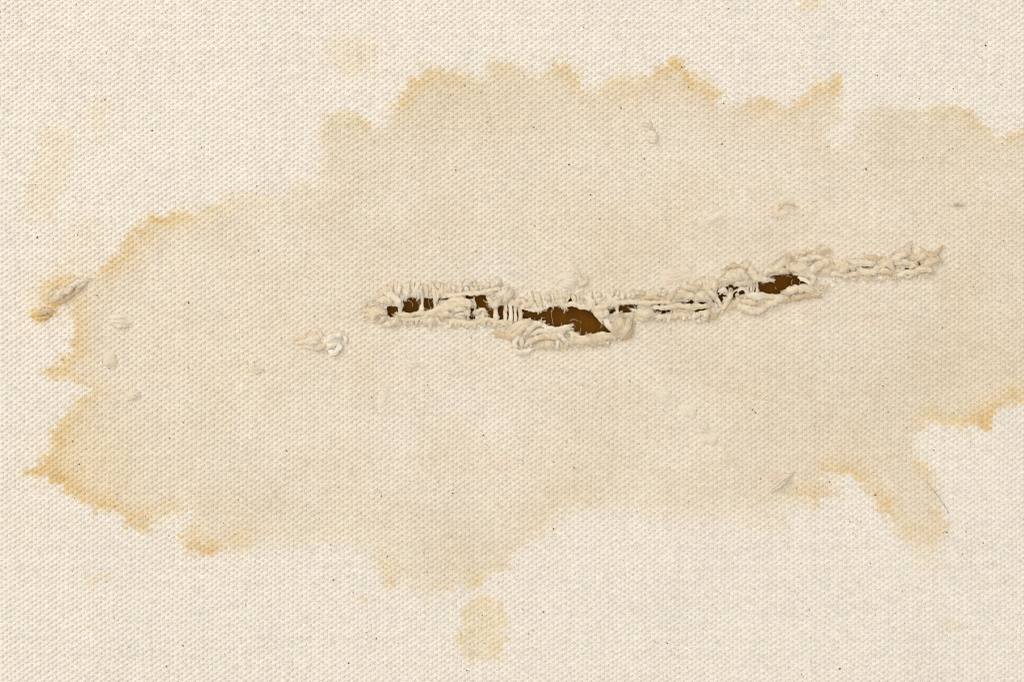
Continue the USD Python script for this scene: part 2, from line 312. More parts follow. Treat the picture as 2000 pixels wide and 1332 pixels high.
def along(A, m):
    """linear resampling of A (n, m0, ...) at m places of the index axis 1"""
    t = np.linspace(0, A.shape[1] - 1, m)
    i = np.minimum(t.astype(int), A.shape[1] - 2); f = t - i
    f = f.reshape((1, -1) + (1,) * (A.ndim - 2))
    return A[:, i] * (1 - f) + A[:, i + 1] * f


# warp: strong crimp, the crests are the grains one sees
SUB = 3
m = (NJ - 1) * SUB + 1
t = np.linspace(0, NJ - 1, m)
ph = np.cos(np.pi * (t[None, :] + (np.arange(NI) % 2)[:, None]))
ph = np.sign(ph) * np.abs(ph) ** 0.8
hb = along(bumph, m)
AW = 2.15
cz = along(gz, m) + AW * ph * hb
C = np.stack([along(gx, m) - 0.8 * np.sin(np.pi * (t[None, :] + (np.arange(NI) % 2)[:, None])), along(gy, m), cz], -1)
sw = along(slub_w, m)
rw = (4.05 + 0.1 * ph) * sw * (0.9 + 0.1 * hb)
rh = (2.45 + 0.45 * ph) * sw
keepw = ~shapely.contains_xy(HOLE, C[..., 0], C[..., 1])
cutw = keepw & ~(np.pad(keepw, ((0, 0), (1, 1)), mode='edge')[:, 2:] & np.pad(keepw, ((0, 0), (1, 1)), mode='edge')[:, :-2])
rw = np.where(cutw, rw * 0.55, rw); rh = np.where(cutw, rh * 0.5, rh)
threads('warp_threads', C, rw, rh, np.radians([90, 158, 218, 322, 22]), along(col, m), keepw, 0)

# weft: nearly straight, lies lower
T = lambda A: np.swapaxes(A, 0, 1)
cz = T(gz) - 0.6 * T(up) - 0.4
C = np.stack([T(gx), T(gy), cz], -1)
rw = 3.95 * T(slub_f); rh = 1.9 * T(slub_f)
keepf = ~shapely.contains_xy(HOLE, C[..., 0], C[..., 1])
threads('weft_threads', C, rw, rh, np.radians([90, 180, 270, 0]), T(col) * 0.99, keepf, 1)

# short fibres packed between the crossing threads, so that no light falls through
fz = gz + 1.25
idx = np.arange(NI * NJ).reshape(NI, NJ)
q = np.stack([idx[:-1, :-1], idx[:-1, 1:], idx[1:, 1:], idx[1:, :-1]], -1).reshape(-1, 4)
ok = ~shapely.contains_xy(HOLE.buffer(5.0), gx, gy).ravel()
q = q[ok[q].all(1)]
f = np.vstack([q[:, [0, 1, 2]], q[:, [0, 2, 3]]])
tag(put_mesh('/World/canvas/packed_fibres', W(np.stack([gx, gy, fz], -1)).reshape(-1, 3), f, M_CANVAS, np.tile([0, 0, 1.0], (NI * NJ, 1)), col.reshape(-1, 3)), kind='stuff')

# ------------------------------------------------------------------ yarns, tufts, flakes
def spline(pts, step=1.5):
    p = np.asarray(pts, float)
    if len(p) == 2:
        p = np.vstack([p[0], (p[0] + p[1]) / 2 + [0, 0, 0.6], p[1]])
    q = np.vstack([2 * p[0] - p[1], p, 2 * p[-1] - p[-2]])
    out = []
    for k in range(1, len(q) - 2):
        n = max(2, int(np.linalg.norm(q[k + 1] - q[k]) / step))
        u = np.linspace(0, 1, n, endpoint=False)[:, None]
        a, b, c, d = q[k - 1], q[k], q[k + 1], q[k + 2]
        out.append(0.5 * (2 * b + (c - a) * u + (2 * a - 5 * b + 4 * c - d) * u ** 2 + (3 * b - a - 3 * c + d) * u ** 3))
    return np.vstack(out + [p[-1:]])


def yarn_mesh(pts, r, rng, flat=0.75, twist=0.16, sides=14, ridge=0.16, ends=(1.0, 1.0), rough=0.22):
    """a bundle of fibres: ridged, twisted and uneven; ends give how blunt each end is"""
    p = spline(pts)
    n = len(p)
    t = np.gradient(p, axis=0); t /= np.linalg.norm(t, axis=1, keepdims=True) + 1e-9
    side = np.cross(t, [0, 0, 1.0]); side /= np.linalg.norm(side, axis=1, keepdims=True) + 1e-9
    upv = np.cross(side, t)
    s = np.r_[0, np.cumsum(np.linalg.norm(np.diff(p, axis=0), axis=1))]
    L = s[-1]
    rr = np.interp(s / L, np.linspace(0, 1, len(r)), r) if np.ndim(r) else np.full(n, float(r))
    rm = max(rr.max(), 0.5)
    e0, e1 = ends
    rr = rr * np.sqrt(np.clip(s / (rm * 1.6 / e0), 0, 1) * 0.98 + 0.02) * np.sqrt(np.clip((L - s) / (rm * 1.6 / e1), 0, 1) * 0.98 + 0.02)
    th = np.linspace(0, 2 * np.pi, sides, endpoint=False)
    tt = th[None, :] + twist * s[:, None]
    prof = np.zeros((n, sides))
    for k, a in ((2, 0.55), (3, 0.5), (5, 0.45), (6, 0.3)):
        prof += a * np.cos(k * tt + rng.uniform(0, 6.28))
    loc = meshkit.noise(np.stack([np.cos(th)[None, :] * 1.1 + 0 * s[:, None], np.sin(th)[None, :] * 1.1 + 0 * s[:, None], s[:, None] / (rm * 1.8) + 0 * th[None, :]], -1) + rng.uniform(0, 90, 3), 3)
    R = rr[:, None] * (1 + ridge * prof + rough * 2 * (loc - 0.5))
    P = p[:, None] + side[:, None] * (R * np.cos(th))[..., None] + upv[:, None] * (R * np.sin(th) * flat)[..., None]
    P = W(P)
    N = grid_normals(P)
    cen = W(p)[:, None]
    if ((P - cen) * N).sum() < 0:
        N = -N; rev = True
    else:
        rev = False
    idx = np.arange(n * sides).reshape(n, sides)
    a, b = idx[:-1], idx[1:]
    q = np.stack([a, b, np.roll(b, -1, 1), np.roll(a, -1, 1)], -1).reshape(-1, 4)
    f = np.vstack([q[:, [0, 1, 2]], q[:, [0, 2, 3]]])
    c0 = np.stack([np.full(sides - 2, 0), np.arange(1, sides - 1), np.arange(2, sides)], -1)
    f = np.vstack([f, c0, c0[:, ::-1] + (n - 1) * sides])
    if rev:
        f = f[:, ::-1]
    return P.reshape(-1, 3), f, N.reshape(-1, 3)


STRANDS = {}


def strands(parent, mat, q, r, rng, flat, dens=1.0, stray=0.07):
    """the spun fibres on the outside of a yarn; a few leave it"""
    p = spline(q, 2.2)
    n = len(p)
    t = np.gradient(p, axis=0); t /= np.linalg.norm(t, axis=1, keepdims=True) + 1e-9
    side = np.cross(t, [0, 0, 1.0]); side /= np.linalg.norm(side, axis=1, keepdims=True) + 1e-9
    upv = np.cross(side, t)
    L = np.r_[0, np.cumsum(np.linalg.norm(np.diff(p, axis=0), axis=1))]
    rr = np.interp(L / L[-1], np.linspace(0, 1, len(r)), r) if np.ndim(r) else np.full(n, float(r))
    out = STRANDS.setdefault(parent, {}).setdefault(mat, [])
    for _ in range(int(dens * 5.0 * rr.mean() + 4)):
        i0 = int(rng.integers(-n // 2, max(n - 4, 1))); i1 = i0 + int(rng.integers(n // 2 + 3, n + 6))
        ext0, ext1 = max(0, -i0) * 0.35, max(0, i1 - n) * 0.5
        i0, i1 = max(i0, 0), min(i1, n)
        if i1 - i0 < 3:
            continue
        k = np.arange(i0, i1)
        th = rng.uniform(0, np.pi) + rng.normal(0.10, 0.05) * (L[k] - L[i0]) + rng.normal(0, .3) * np.sin(L[k] / 9 + rng.uniform(0, 6))
        R = rr[k] * rng.uniform(0.92, 1.16) * (1 + 0.08 * np.sin(L[k] / 5 + rng.uniform(0, 6)))
        c = p[k] + side[k] * (R * np.cos(th))[:, None] + upv[k] * (R * np.sin(th) * flat)[:, None]
        for end, e in ((0, ext0), (-1, ext1)):
            lone = rng.random() < stray
            if e > 1.0 or lone:
                m = 5
                d = (c[0] - c[1]) if end == 0 else (c[-1] - c[-2])
                d = d / (np.linalg.norm(d) + 1e-9)
                turn = rng.normal(0, 0.35 if not lone else 0.5); step = (min(e, 9) if not lone else rng.uniform(5, 12)) / m
                ang = math.atan2(d[1], d[0]); cur_ = c[end].copy(); ex = []
                for u in range(m):
                    ang += turn / m * 2
                    cur_ = cur_ + [math.cos(ang) * step, math.sin(ang) * step, rng.normal(-0.1, 0.35)]
                    ex.append(cur_)
                c = np.vstack([ex[::-1], c]) if end == 0 else np.vstack([c, ex])
        out.append(c)


def zed(x, y):
    return float(lift(np.array([x]), np.array([y]))[0])


def yarn(parent, name, pts, r, mat='cream', label=None, h=4.0, seed=None, kink=0.12, **kw):
    """pts (x, y) or (x, y, height over the cloth)"""
    rng = np.random.default_rng(seed if seed is not None else abs(hash((round(pts[0][0]), round(pts[0][1]), len(pts)))) % 2 ** 31)
    q = [(p[0], p[1], zed(p[0], p[1]) + (p[2] if len(p) > 2 else h)) for p in pts]
    if kink:
        q = spline(q, 3.6)
        k_ = np.minimum(np.arange(len(q)), np.arange(len(q))[::-1]).clip(0, 2) / 2
        q = q + rng.normal(0, 1, q.shape) * np.array([1, 1, 0.8]) * (kink * np.max(r) * k_)[:, None]
        u = np.linspace(0, 1, max(4, len(q)))
        r = np.interp(u, np.linspace(0, 1, np.size(r)), np.atleast_1d(r)) * rng.normal(1, 0.16, len(u)).clip(0.6, 1.4)
    v, f, n = yarn_mesh(q, np.asarray(r) * 0.9, rng, **kw)
    strands(parent, mat, q, r, rng, kw.get('flat', 0.75))
    p = put_mesh(numbered(parent + '/' + name), v, f, M[mat], n)
    if label:
        tag(p, label)
    return p


def blob_mesh(cx, cy, rx, ry, rot, h, rng, ragged=0.55, ridged=0.7, z0=0.4, rings=14, sides=40):
    """a matted flake of fibres: uneven outline, low uneven dome, ridges along its length"""
    rho = np.linspace(0, 1, rings)[:, None]
    th = np.linspace(0, 2 * np.pi, sides, endpoint=False)[None, :]
    o = rng.uniform(0, 90, 3)
    out = 1 + ragged * 2 * (meshkit.fbm(np.stack([np.cos(th) * 1.3, np.sin(th) * 1.3, 0 * th], -1) + o, 4, 2) - 0.5)
    u, v = rho * np.cos(th) * out, rho * np.sin(th) * out
    dome = np.sqrt(np.clip(1 - rho ** 2.4, 0, 1))
    big = meshkit.noise(np.stack([u * 1.7, v * 1.7, 0 * u], -1) + o, 4)
    rid = meshkit.noise(np.stack([u * 2.0, v * 7.0, 0 * u], -1) + o, 5)
    z = 1.75 * h * dome * (0.45 + 1.0 * big + ridged * (rid - 0.5)) + z0 * (1 - rho ** 3)
    x, y = u * rx, v * ry
    c, s_ = math.cos(rot), math.sin(rot)
    X, Y = cx + x * c - y * s_, cy + x * s_ + y * c
    top = np.stack([X, Y, z + lift(X, Y) + 1.2 - 2.6 * rho ** 4], -1)
    bot = top[-1:].copy(); bot[..., 2] -= 2.0
    P = W(np.concatenate([top, bot], 0))
    n = rings + 1
    idx = np.arange(n * sides).reshape(n, sides)
    a, b = idx[:-1], idx[1:]
    q = np.stack([a, np.roll(a, -1, 1), np.roll(b, -1, 1), b], -1).reshape(-1, 4)
    f = np.vstack([q[:, [0, 1, 2]], q[:, [0, 2, 3]]])
    base = np.stack([np.full(sides - 2, 0), np.arange(1, sides - 1), np.arange(2, sides)], -1) + rings * sides
    f = np.vstack([f, base])
    return P.reshape(-1, 3), f


def put_smooth(path, v, f, mat):
    v2, f2, n2_ = meshkit.arrays((v, f), True)
    if n2_[: len(v2) // 2, 2].mean() < 0:
        f2 = f2[:, ::-1]; n2_ = -n2_
    return put_mesh(path, v2, f2, mat, n2_)


def fibres(path, curves, width, mat, kind='stuff'):
    c = UsdGeom.BasisCurves.Define(stage, path)
    pts = np.vstack([W(k) for k in curves])
    c.CreatePointsAttr(Vt.Vec3fArray.FromNumpy(pts.astype(np.float32)))
    c.CreateCurveVertexCountsAttr(Vt.IntArray.FromNumpy(np.array([len(k) for k in curves], np.int32)))
    c.CreateTypeAttr('linear')
    c.CreateWidthsAttr(Vt.FloatArray.FromNumpy(np.full(len(pts), width * S, np.float32)))
    c.SetWidthsInterpolation('vertex')
    UsdShade.MaterialBindingAPI.Apply(c.GetPrim()).Bind(mat)
    if kind:
        tag(c.GetPrim(), kind=kind)
    return c.GetPrim()


def wisp(rng, x, y, ang, length, h0, h1, bend, n=7):
    s = np.linspace(0, 1, n)
    a = ang + bend * s + rng.normal(0, 0.25) * np.sin(3 * s + rng.uniform(0, 6))
    dx = np.r_[0, np.cumsum(np.cos(a[:-1]))] * length / n
    dy = np.r_[0, np.cumsum(np.sin(a[:-1]))] * length / n
    X, Y = x + dx, y + dy
    z = h0 + (h1 - h0) * np.sin(np.pi * s * rng.uniform(0.5, 1.0))
    return np.stack([X, Y, z + zed(x, y)], -1)


C_ = '/World/canvas'
# cut ends of warp threads that stick out in a row above and below the openings
def warp_row(x0, x1, ya, yb, step=8.2, lean=0.0, r=3.6, mat='cream', seed=1, h=(2, 6, 4), jit=3.0):
    rng = np.random.default_rng(seed)
    for x in np.arange(x0, x1, step):
        if rng.random() < 0.08:
            continue
        u = (x - x0) / max(x1 - x0, 1)
        a = np.interp(u, np.linspace(0, 1, len(ya)), ya) + rng.normal(0, jit * 0.8)
        b = np.interp(u, np.linspace(0, 1, len(yb)), yb) + rng.normal(0, jit * 1.1)
        b = a + (b - a) * rng.choice([0.55, 0.8, 1.0, 1.0, 1.15])
        dx = lean * (b - a) + rng.normal(0, 3.2)
        xx = x + rng.normal(0, 1.4)
        mm = mat if rng.random() < 0.6 else ('white' if rng.random() < 0.6 else 'pale')
        yarn(C_, 'warp_end', [(xx, a, h[0]), (xx + dx * .4 + rng.normal(0, 1.2), (a + b) / 2, h[1] + rng.normal(0, 1.5)), (xx + dx, b, h[2] + rng.normal(0, 1.5))], [r * rng.uniform(.7, 1.0), r * rng.uniform(.85, 1.3), r * rng.uniform(.5, 1.0)], mm, seed=int(rng.integers(1e6)), sides=10, twist=0.1, kink=0.14)


warp_row(757, 880, (553, 553), (578, 577), seed=11)
warp_row(886, 962, (556, 553), (572, 565), seed=12, r=3.4)
warp_row(1032, 1100, (574, 574), (601, 592), step=6.8, lean=0.35, seed=13)
warp_row(1104, 1160, (574, 574), (590, 592), lean=0.15, seed=14, r=3.4)
warp_row(1172, 1260, (570, 572), (584, 584), seed=15, r=3.4)
warp_row(1330, 1396, (546, 548), (566, 566), lean=0.2, seed=16)
warp_row(1118, 1196, (678, 674), (660, 659), step=5.6, seed=17, r=3.3, mat='pale', h=(2, 7, 6), jit=1.5)
warp_row(765, 850, (636, 640), (618, 622), seed=18, r=3.2, mat='pale')
warp_row(880, 975, (640, 640), (627, 630), seed=19, r=3.0, mat='cream')
warp_row(1066, 1116, (682, 682), (664, 660), seed=20, r=3.3, mat='pale')
warp_row(1288, 1390, (626, 628), (612, 612), seed=21, r=3.2, mat='pale')
warp_row(1655, 1815, (548, 548), (534, 534), seed=22, r=3.0, mat='pale', h=(1, 3, 4))

# threads still bridging the openings
for pts, r, mt in (
    ([(825, 578, 5), (825.5, 596, 1), (825, 622, 5)], 2.6, 'white'), ([(822, 596, 0), (820, 612, 3)], 1.6, 'white'),
    ([(846, 556, 6), (849, 577, 8), (850, 600, 5), (853, 618, 6), (861, 636, 4)], [3.2, 3, 1.8, 2.6, 2.5], 'cream'),
    ([(845, 558, 5), (856, 575, 7), (852, 592, 5)], [2.5, 3, 2], 'pale'), ([(866, 556, 5), (858, 572, 6), (853, 584, 4)], [3, 2.5, 1.6], 'cream'),
    ([(924, 584, 3), (929, 597, 1), (926, 612, 3)], 1.9, 'pale'), ([(968, 598, 4), (968.5, 612, 2), (969, 628, 4)], [3.4, 4.2, 3.2], 'white'),
    ([(988, 590, 4), (987, 610, 1), (987, 630, 4)], 3.0, 'cream'), ([(997, 592, 4), (998, 610, 1), (997, 631, 4)], 3.2, 'white'),
    ([(1006, 598, 4), (1007, 612, 1), (1007, 630, 4)], 2.5, 'cream'), ([(1016, 599, 4), (1017, 612, 1), (1017, 628, 4)], 3.2, 'cream'),
    ([(1206, 592, 5), (1205, 602, 2), (1206, 616, 5)], 3.4, 'cream'), ([(1460, 549, 4), (1460, 568, 3)], 1.8, 'white'),
    ([(1466, 549, 4), (1467, 568, 3)], 2.2, 'white'), ([(1473, 549, 4), (1472, 568, 3)], 1.6, 'pale'), ([(1478, 549, 4), (1479, 572, 3)], 2.2, 'white'),
    ([(1262, 590, 4), (1263, 612, 3)], 2.4, 'tan'), ([(1312, 588, 4), (1311, 614, 3)], 2.4, 'tan'), ([(1384, 588, 4), (1386, 612, 3)], 2.4, 'tan'),
):
    yarn(C_, 'bridging_thread', pts, r, mt, sides=10, twist=0.08, rough=0.15)

# frayed yarns round the tear, one by one
Y = [
    # left end
    ([(752, 571, 5), (767, 578, 9), (778, 589, 9), (784, 600, 5)], [5, 7, 7, 5], 'white'),
    ([(734, 590, 3), (750, 585, 7), (766, 591, 6)], [6, 8, 6], 'cream'), ([(702, 609, 1), (722, 606, 4), (749, 605, 6)], [2.5, 5, 6], 'pale'),
    ([(716, 617, 2), (735, 612, 6), (752, 608, 6)], [4, 8, 6], 'cream'), ([(738, 580, 3), (748, 571, 6), (757, 566, 6)], [4, 6, 4], 'cream'),
    ([(740, 630, 3), (748, 623, 6), (756, 620, 5)], [4, 6, 5], 'pale'), ([(748, 636, 3), (761, 632, 7), (769, 626, 5)], [4, 6.5, 4], 'cream'),
    ([(774, 636, 3), (775, 626, 7), (774, 616, 5)], [5, 7, 5], 'pale'), ([(738, 622, 2), (728, 620, 3), (712, 622, 2)], [4, 4, 2], 'tan'),
    ([(789, 566, 6), (795, 576, 9), (790, 583, 6)], [4, 6, 5], 'white'), ([(760, 580, 6), (770, 577, 8), (776, 580, 6)], [4, 5, 4], 'cream'),
    # lip under the left opening
    ([(776, 613, 5), (800, 615, 7), (820, 612, 6), (835, 612, 5)], 4.6, 'pale'), ([(782, 622, 4), (804, 624, 6), (826, 620, 5)], 4.6, 'pale'),
    ([(824, 622, 4), (845, 609, 8), (868, 597, 9), (893, 588, 7)], [4, 5.5, 5.5, 4.5], 'cream'), ([(868, 592, 7), (896, 585, 10), (922, 592, 8)], [4.5, 6.5, 6], 'cream'),
    ([(854, 608, 7), (875, 601, 10), (895, 599, 8)], [5, 6, 4.5], 'cream'), ([(872, 597, 9), (898, 594, 11), (922, 597, 7)], [4, 5, 4.5], 'pale'),
    ([(886, 607, 8), (898, 603, 10), (910, 604, 7)], [4, 5.5, 5], 'cream'), ([(862, 618, 6), (873, 613, 10), (884, 616, 6)], [5, 6.5, 5], 'cream'),
    ([(830, 628, 4), (843, 626, 8), (852, 624, 5)], [4.5, 6.5, 4], 'cream'), ([(890, 617, 5), (900, 616, 9), (908, 622, 5)], [5, 6, 5], 'cream'),
    ([(872, 625, 4), (892, 627, 6), (922, 632, 4)], [4.5, 4.8, 4], 'cream'), ([(893, 629, 3), (921, 632, 6), (948, 624, 6), (971, 629, 6), (996, 631, 4)], 4.6, 'pale'),
    ([(905, 612, 6), (914, 610, 8), (917, 618, 6)], [4.5, 6, 5], 'pale'), ([(842, 616, 5), (858, 613, 8), (866, 624, 5)], [4, 4.5, 4], 'pale'),
    ([(929, 611, 4), (940, 605, 7), (951, 611, 4)], [3.4, 4.4, 3.6], 'cream'), ([(943, 610, 4), (944, 626, 5)], [3.6, 4.6], 'cream'),
    # upper cord and the knot right of it
    ([(866, 579, 4), (884, 577, 7), (912, 574, 9), (935, 572, 9), (957, 568, 8), (977, 562, 5)], [3.5, 4.2, 4.4, 4.4, 4.4, 4], 'cream'),
    ([(956, 594, 4), (968, 593, 9), (976, 580, 9)], [5.5, 8, 7], 'cream'), ([(972, 582, 6), (982, 572, 9), (990, 562, 5)], [6, 8, 6], 'white'),
    ([(980, 590, 4), (990, 580, 9), (998, 566, 5)], [6, 9, 6], 'cream'), ([(952, 580, 4), (957, 586, 6), (963, 588, 5)], [3, 4, 3], 'pale'),
    ([(962, 551, 3), (970, 549, 7), (976, 553, 4)], [6, 8, 6], 'white'), ([(996, 588, 5), (1004, 592, 8), (1012, 598, 6)], [5, 6, 5], 'pale'),
    ([(1008, 598, 6), (1010, 588, 9), (1022, 586, 9), (1024, 598, 8), (1014, 601, 6)], 4.2, 'cream'), ([(1020, 599, 5), (1031, 595, 8), (1042, 598, 5)], [4, 6, 4], 'pale'),
    ([(1026, 603, 5), (1046, 606, 6), (1064, 603, 6)], [2.5, 3.2, 2.6], 'cream'), ([(905, 556, 5), (914, 553, 9), (921, 557, 5)], [4, 6, 4], 'white'),
    # twisted mass below, left of the big opening
    ([(996, 650, 3), (1004, 640, 8), (1020, 632, 9), (1039, 633, 6)], [5, 7, 7, 5], 'cream'), ([(990, 650, 2), (1006, 652, 7), (1022, 640, 11), (1036, 632, 8)], [4, 6, 7, 5], 'pale'),
    ([(1022, 657, 6), (1036, 641, 11), (1058, 629, 7)], [4.5, 6, 5], 'cream'), ([(1040, 630, 5), (1053, 632, 8), (1062, 636, 6)], [3.5, 5, 3.5], 'white'),
    ([(1058, 633, 6), (1072, 641, 10), (1088, 643, 10), (1112, 636, 7)], [4, 5, 4.6, 3.2], 'white'), ([(1086, 650, 7), (1100, 645, 11), (1112, 640, 7)], [4, 6, 4], 'cream'),
    ([(1034, 654, 5), (1058, 645, 9), (1090, 656, 6)], [5, 6, 4], 'cream'), ([(1040, 664, 4), (1062, 656, 8), (1092, 661, 5)], [5, 6.5, 5], 'pale'),
    ([(1015, 655, 6), (1006, 669, 9), (1010, 685, 8), (1028, 687, 7), (1042, 679, 4)], [4.4, 5, 5, 5, 3.4], 'white'), ([(1018, 658, 7), (1020, 677, 8)], [4, 4], 'cream'),
    ([(1022, 676, 5), (1036, 667, 10), (1056, 657, 8)], [3.6, 5, 4], 'cream'), ([(1044, 680, 2), (1062, 672, 6), (1084, 674, 4)], [5, 8, 6], 'pale'),
    ([(1086, 648, 7), (1097, 658, 10), (1107, 668, 5)], [4.5, 5.5, 4], 'white'), ([(1110, 648, 6), (1122, 652, 8), (1130, 654, 5)], [3, 4, 3], 'cream'),
    ([(1112, 672, 5), (1118, 660, 9), (1118, 650, 5)], [3.2, 3.8, 3], 'cream'), ([(965, 640, 2), (985, 644, 4), (1000, 655, 4)], [4, 6, 4], 'pale'),
    ([(960, 656, 1), (980, 654, 3), (1004, 662, 3)], [3, 6, 5], 'tan'),
    # rolled lower hem of the big opening
    ([(1112, 662, 5), (1140, 664, 8), (1165, 662, 9), (1182, 657, 9), (1198, 660, 6)], [7, 9, 9, 9, 7], 'pale'), ([(1124, 656, 8), (1150, 658, 9), (1180, 652, 9), (1196, 656, 7)], [3, 4, 4, 3], 'cream'),
    # fuzzy knob at its right
    ([(1198, 656, 4), (1206, 636, 14), (1216, 616, 8)], [9, 13, 8], 'pale'), ([(1208, 658, 4), (1220, 640, 12), (1228, 620, 7)], [8, 11, 7], 'cream'),
    ([(1180, 622, 5), (1187, 632, 9), (1198, 644, 8)], [5, 7, 6], 'white'), ([(1218, 664, 2), (1228, 652, 6), (1234, 634, 4)], [5, 8, 5], 'tan'),
    ([(1160, 608, 5), (1170, 615, 9), (1183, 611, 8), (1178, 600, 7)], [4.5, 6.5, 6.5, 6], 'cream'), ([(1164, 611, 4), (1170, 622, 6), (1176, 628, 4)], [3, 3.6, 3], 'pale'),
    # cords right of it
    ([(1156, 600, 6), (1168, 603, 10), (1180, 598, 10), (1192, 588, 9), (1212, 582, 6)], [4.5, 6.5, 6, 5, 4], 'cream'), ([(1096, 598, 6), (1120, 593, 9), (1138, 600, 8), (1154, 598, 9), (1147, 586, 8)], [3.4, 4.4, 4.4, 4.8, 5], 'cream'),
    ([(1144, 576, 5), (1153, 585, 9), (1160, 596, 8)], [4, 5.5, 5], 'white'), ([(1192, 600, 6), (1204, 592, 9), (1222, 590, 10), (1246, 591, 9), (1262, 593, 6)], [4, 4.8, 4.8, 4.4, 3.8], 'cream'),
    ([(1235, 608, 5), (1245, 607, 9), (1256, 613, 10), (1276, 608, 7)], [6, 8, 9, 7], 'cream'), ([(1240, 615, 5), (1254, 621, 8), (1270, 618, 6)], [5, 6.5, 5], 'pale'),
    ([(1248, 590, 5), (1272, 591, 8), (1298, 590, 8), (1312, 594, 5)], 3.8, 'pale'), ([(1250, 585, 5), (1268, 580, 9), (1286, 583, 9), (1300, 589, 6)], 3.6, 'tan'),
    ([(1258, 582, 5), (1276, 574, 8), (1293, 566, 5)], [3.5, 4.2, 4], 'pale'), ([(1274, 600, 6), (1292, 601, 9), (1311, 600, 6)], [4, 4.6, 4], 'cream'),
    ([(1306, 600, 6), (1328, 596, 9), (1346, 600, 10), (1368, 598, 9), (1384, 597, 6)], [4.5, 6, 6.5, 5.5, 4.5], 'pale'), ([(1274, 616, 4), (1292, 618, 6), (1310, 618, 4)], [3.8, 4.2, 3.6], 'cream'),
    ([(1348, 622, 3), (1366, 613, 7), (1384, 609, 6)], [4.2, 5.6, 4.5], 'cream'), ([(1374, 622, 4), (1378, 615, 9), (1380, 609, 5)], [4, 5.5, 4], 'white'),
    ([(1308, 618, 3), (1328, 614, 6), (1350, 616, 4)], [3.4, 4.2, 3.6], 'pale'), ([(1384, 626, 2), (1394, 617, 6), (1402, 609, 4)], [4, 5.4, 4.2], 'tan'),
    ([(1318, 582, 5), (1332, 573, 10), (1348, 579, 7)], [6, 8, 6], 'pale'), ([(1336, 586, 6), (1346, 577, 11), (1360, 584, 7)], [6, 8.5, 6], 'cream'),
    ([(1356, 586, 6), (1370, 576, 11), (1386, 586, 7)], [6, 9, 6], 'cream'), ([(1304, 588, 4), (1308, 578, 7), (1316, 572, 5)], [4.5, 6, 4], 'pale'),
    ([(1380, 566, 6), (1390, 574, 9), (1398, 586, 6)], [5.5, 7, 5], 'pale'), ([(1372, 562, 4), (1386, 556, 8), (1402, 550, 5)], [5, 7, 5], 'cream'),
    ([(1330, 562, 3), (1344, 560, 7), (1362, 566, 5)], [4, 6, 5], 'pale'),
    # loop hanging over the slit
    ([(1397, 575, 8), (1403, 590, 11), (1410, 602, 9), (1418, 592, 11), (1425, 578, 8), (1428, 570, 6)], [2.6, 3.2, 3.6, 4.6, 5, 4], 'cream'), ([(1404, 572, 6), (1412, 566, 9), (1420, 570, 6)], [4, 5.5, 4], 'white'),
    # heap above the slit
    ([(1410, 552, 4), (1424, 542, 12), (1444, 538, 13), (1464, 546, 8)], [7, 12, 12, 8], 'cream'), ([(1418, 526, 2), (1430, 519, 7), (1444, 522, 6)], [4, 6.5, 5], 'tan'),
    ([(1428, 552, 6), (1448, 552, 10), (1470, 552, 7)], [6, 8, 6], 'pale'), ([(1462, 517, 3), (1468, 532, 9), (1480, 545, 11), (1504, 547, 7)], [5, 7, 7.5, 4.5], 'cream'),
    ([(1446, 524, 3), (1456, 520, 6), (1464, 526, 4)], [4, 6, 4], 'pale'), ([(1486, 538, 6), (1502, 527, 11), (1522, 520, 11), (1536, 503, 8)], [5.5, 7.5, 8, 5], 'cream'),
    ([(1510, 530, 8), (1524, 528, 11), (1540, 528, 8)], [6, 7, 6], 'pale'), ([(1536, 518, 7), (1552, 522, 12), (1566, 524, 10), (1582, 530, 7)], [8, 11, 10, 7], 'cream'),
    ([(1528, 516, 7), (1538, 510, 12), (1544, 504, 8)], [6, 8, 4], 'tan'), ([(1556, 511, 5), (1576, 505, 10), (1594, 503, 9), (1612, 508, 6)], [4, 5.5, 5.5, 4], 'cream'),
    ([(1550, 534, 6), (1566, 534, 8), (1580, 540, 6)], [4, 5, 4], 'pale'), ([(1586, 532, 6), (1596, 519, 12), (1610, 512, 12), (1624, 518, 7)], [6, 9, 9, 6], 'cream'),
    ([(1574, 540, 6), (1584, 526, 10), (1590, 516, 8)], [3.8, 5, 4.5], 'white'), ([(1580, 534, 6), (1589, 545, 9), (1582, 557, 6)], [4.2, 5.4, 3.8], 'cream'),
    ([(1558, 542, 5), (1572, 548, 7), (1584, 557, 5)], [2.6, 3.2, 2.6], 'white'), ([(1598, 536, 4), (1610, 530, 7), (1626, 530, 4)], [5, 7, 5], 'pale'),
    ([(1552, 496, 2), (1568, 492, 6), (1584, 490, 3)], [3.5, 5, 3.5], 'pale'), ([(1596, 492, 2), (1608, 488, 5), (1620, 494, 2)], [6, 9, 6], 'pale'),
    # lower lip there
    ([(1434, 588, 3), (1455, 602, 8), (1476, 607, 9), (1498, 600, 5)], [6, 8.5, 8.5, 6], 'cream'), ([(1456, 574, 5), (1474, 578, 9), (1494, 578, 7)], [6, 8, 6], 'white'),
    ([(1478, 573, 5), (1494, 576, 7), (1508, 581, 7), (1528, 576, 5)], [3.4, 4, 4, 3.4], 'pale'), ([(1492, 597, 4), (1512, 590, 9), (1534, 581, 8)], [6, 8, 5.5], 'cream'),
    ([(1528, 573, 7), (1548, 566, 11), (1566, 563, 11), (1592, 568, 6)], [5.5, 7.5, 7.5, 5.5], 'cream'), ([(1533, 587, 4), (1554, 581, 7), (1576, 576, 8), (1596, 577, 5)], [4.4, 5.6, 5.6, 5], 'tan'),
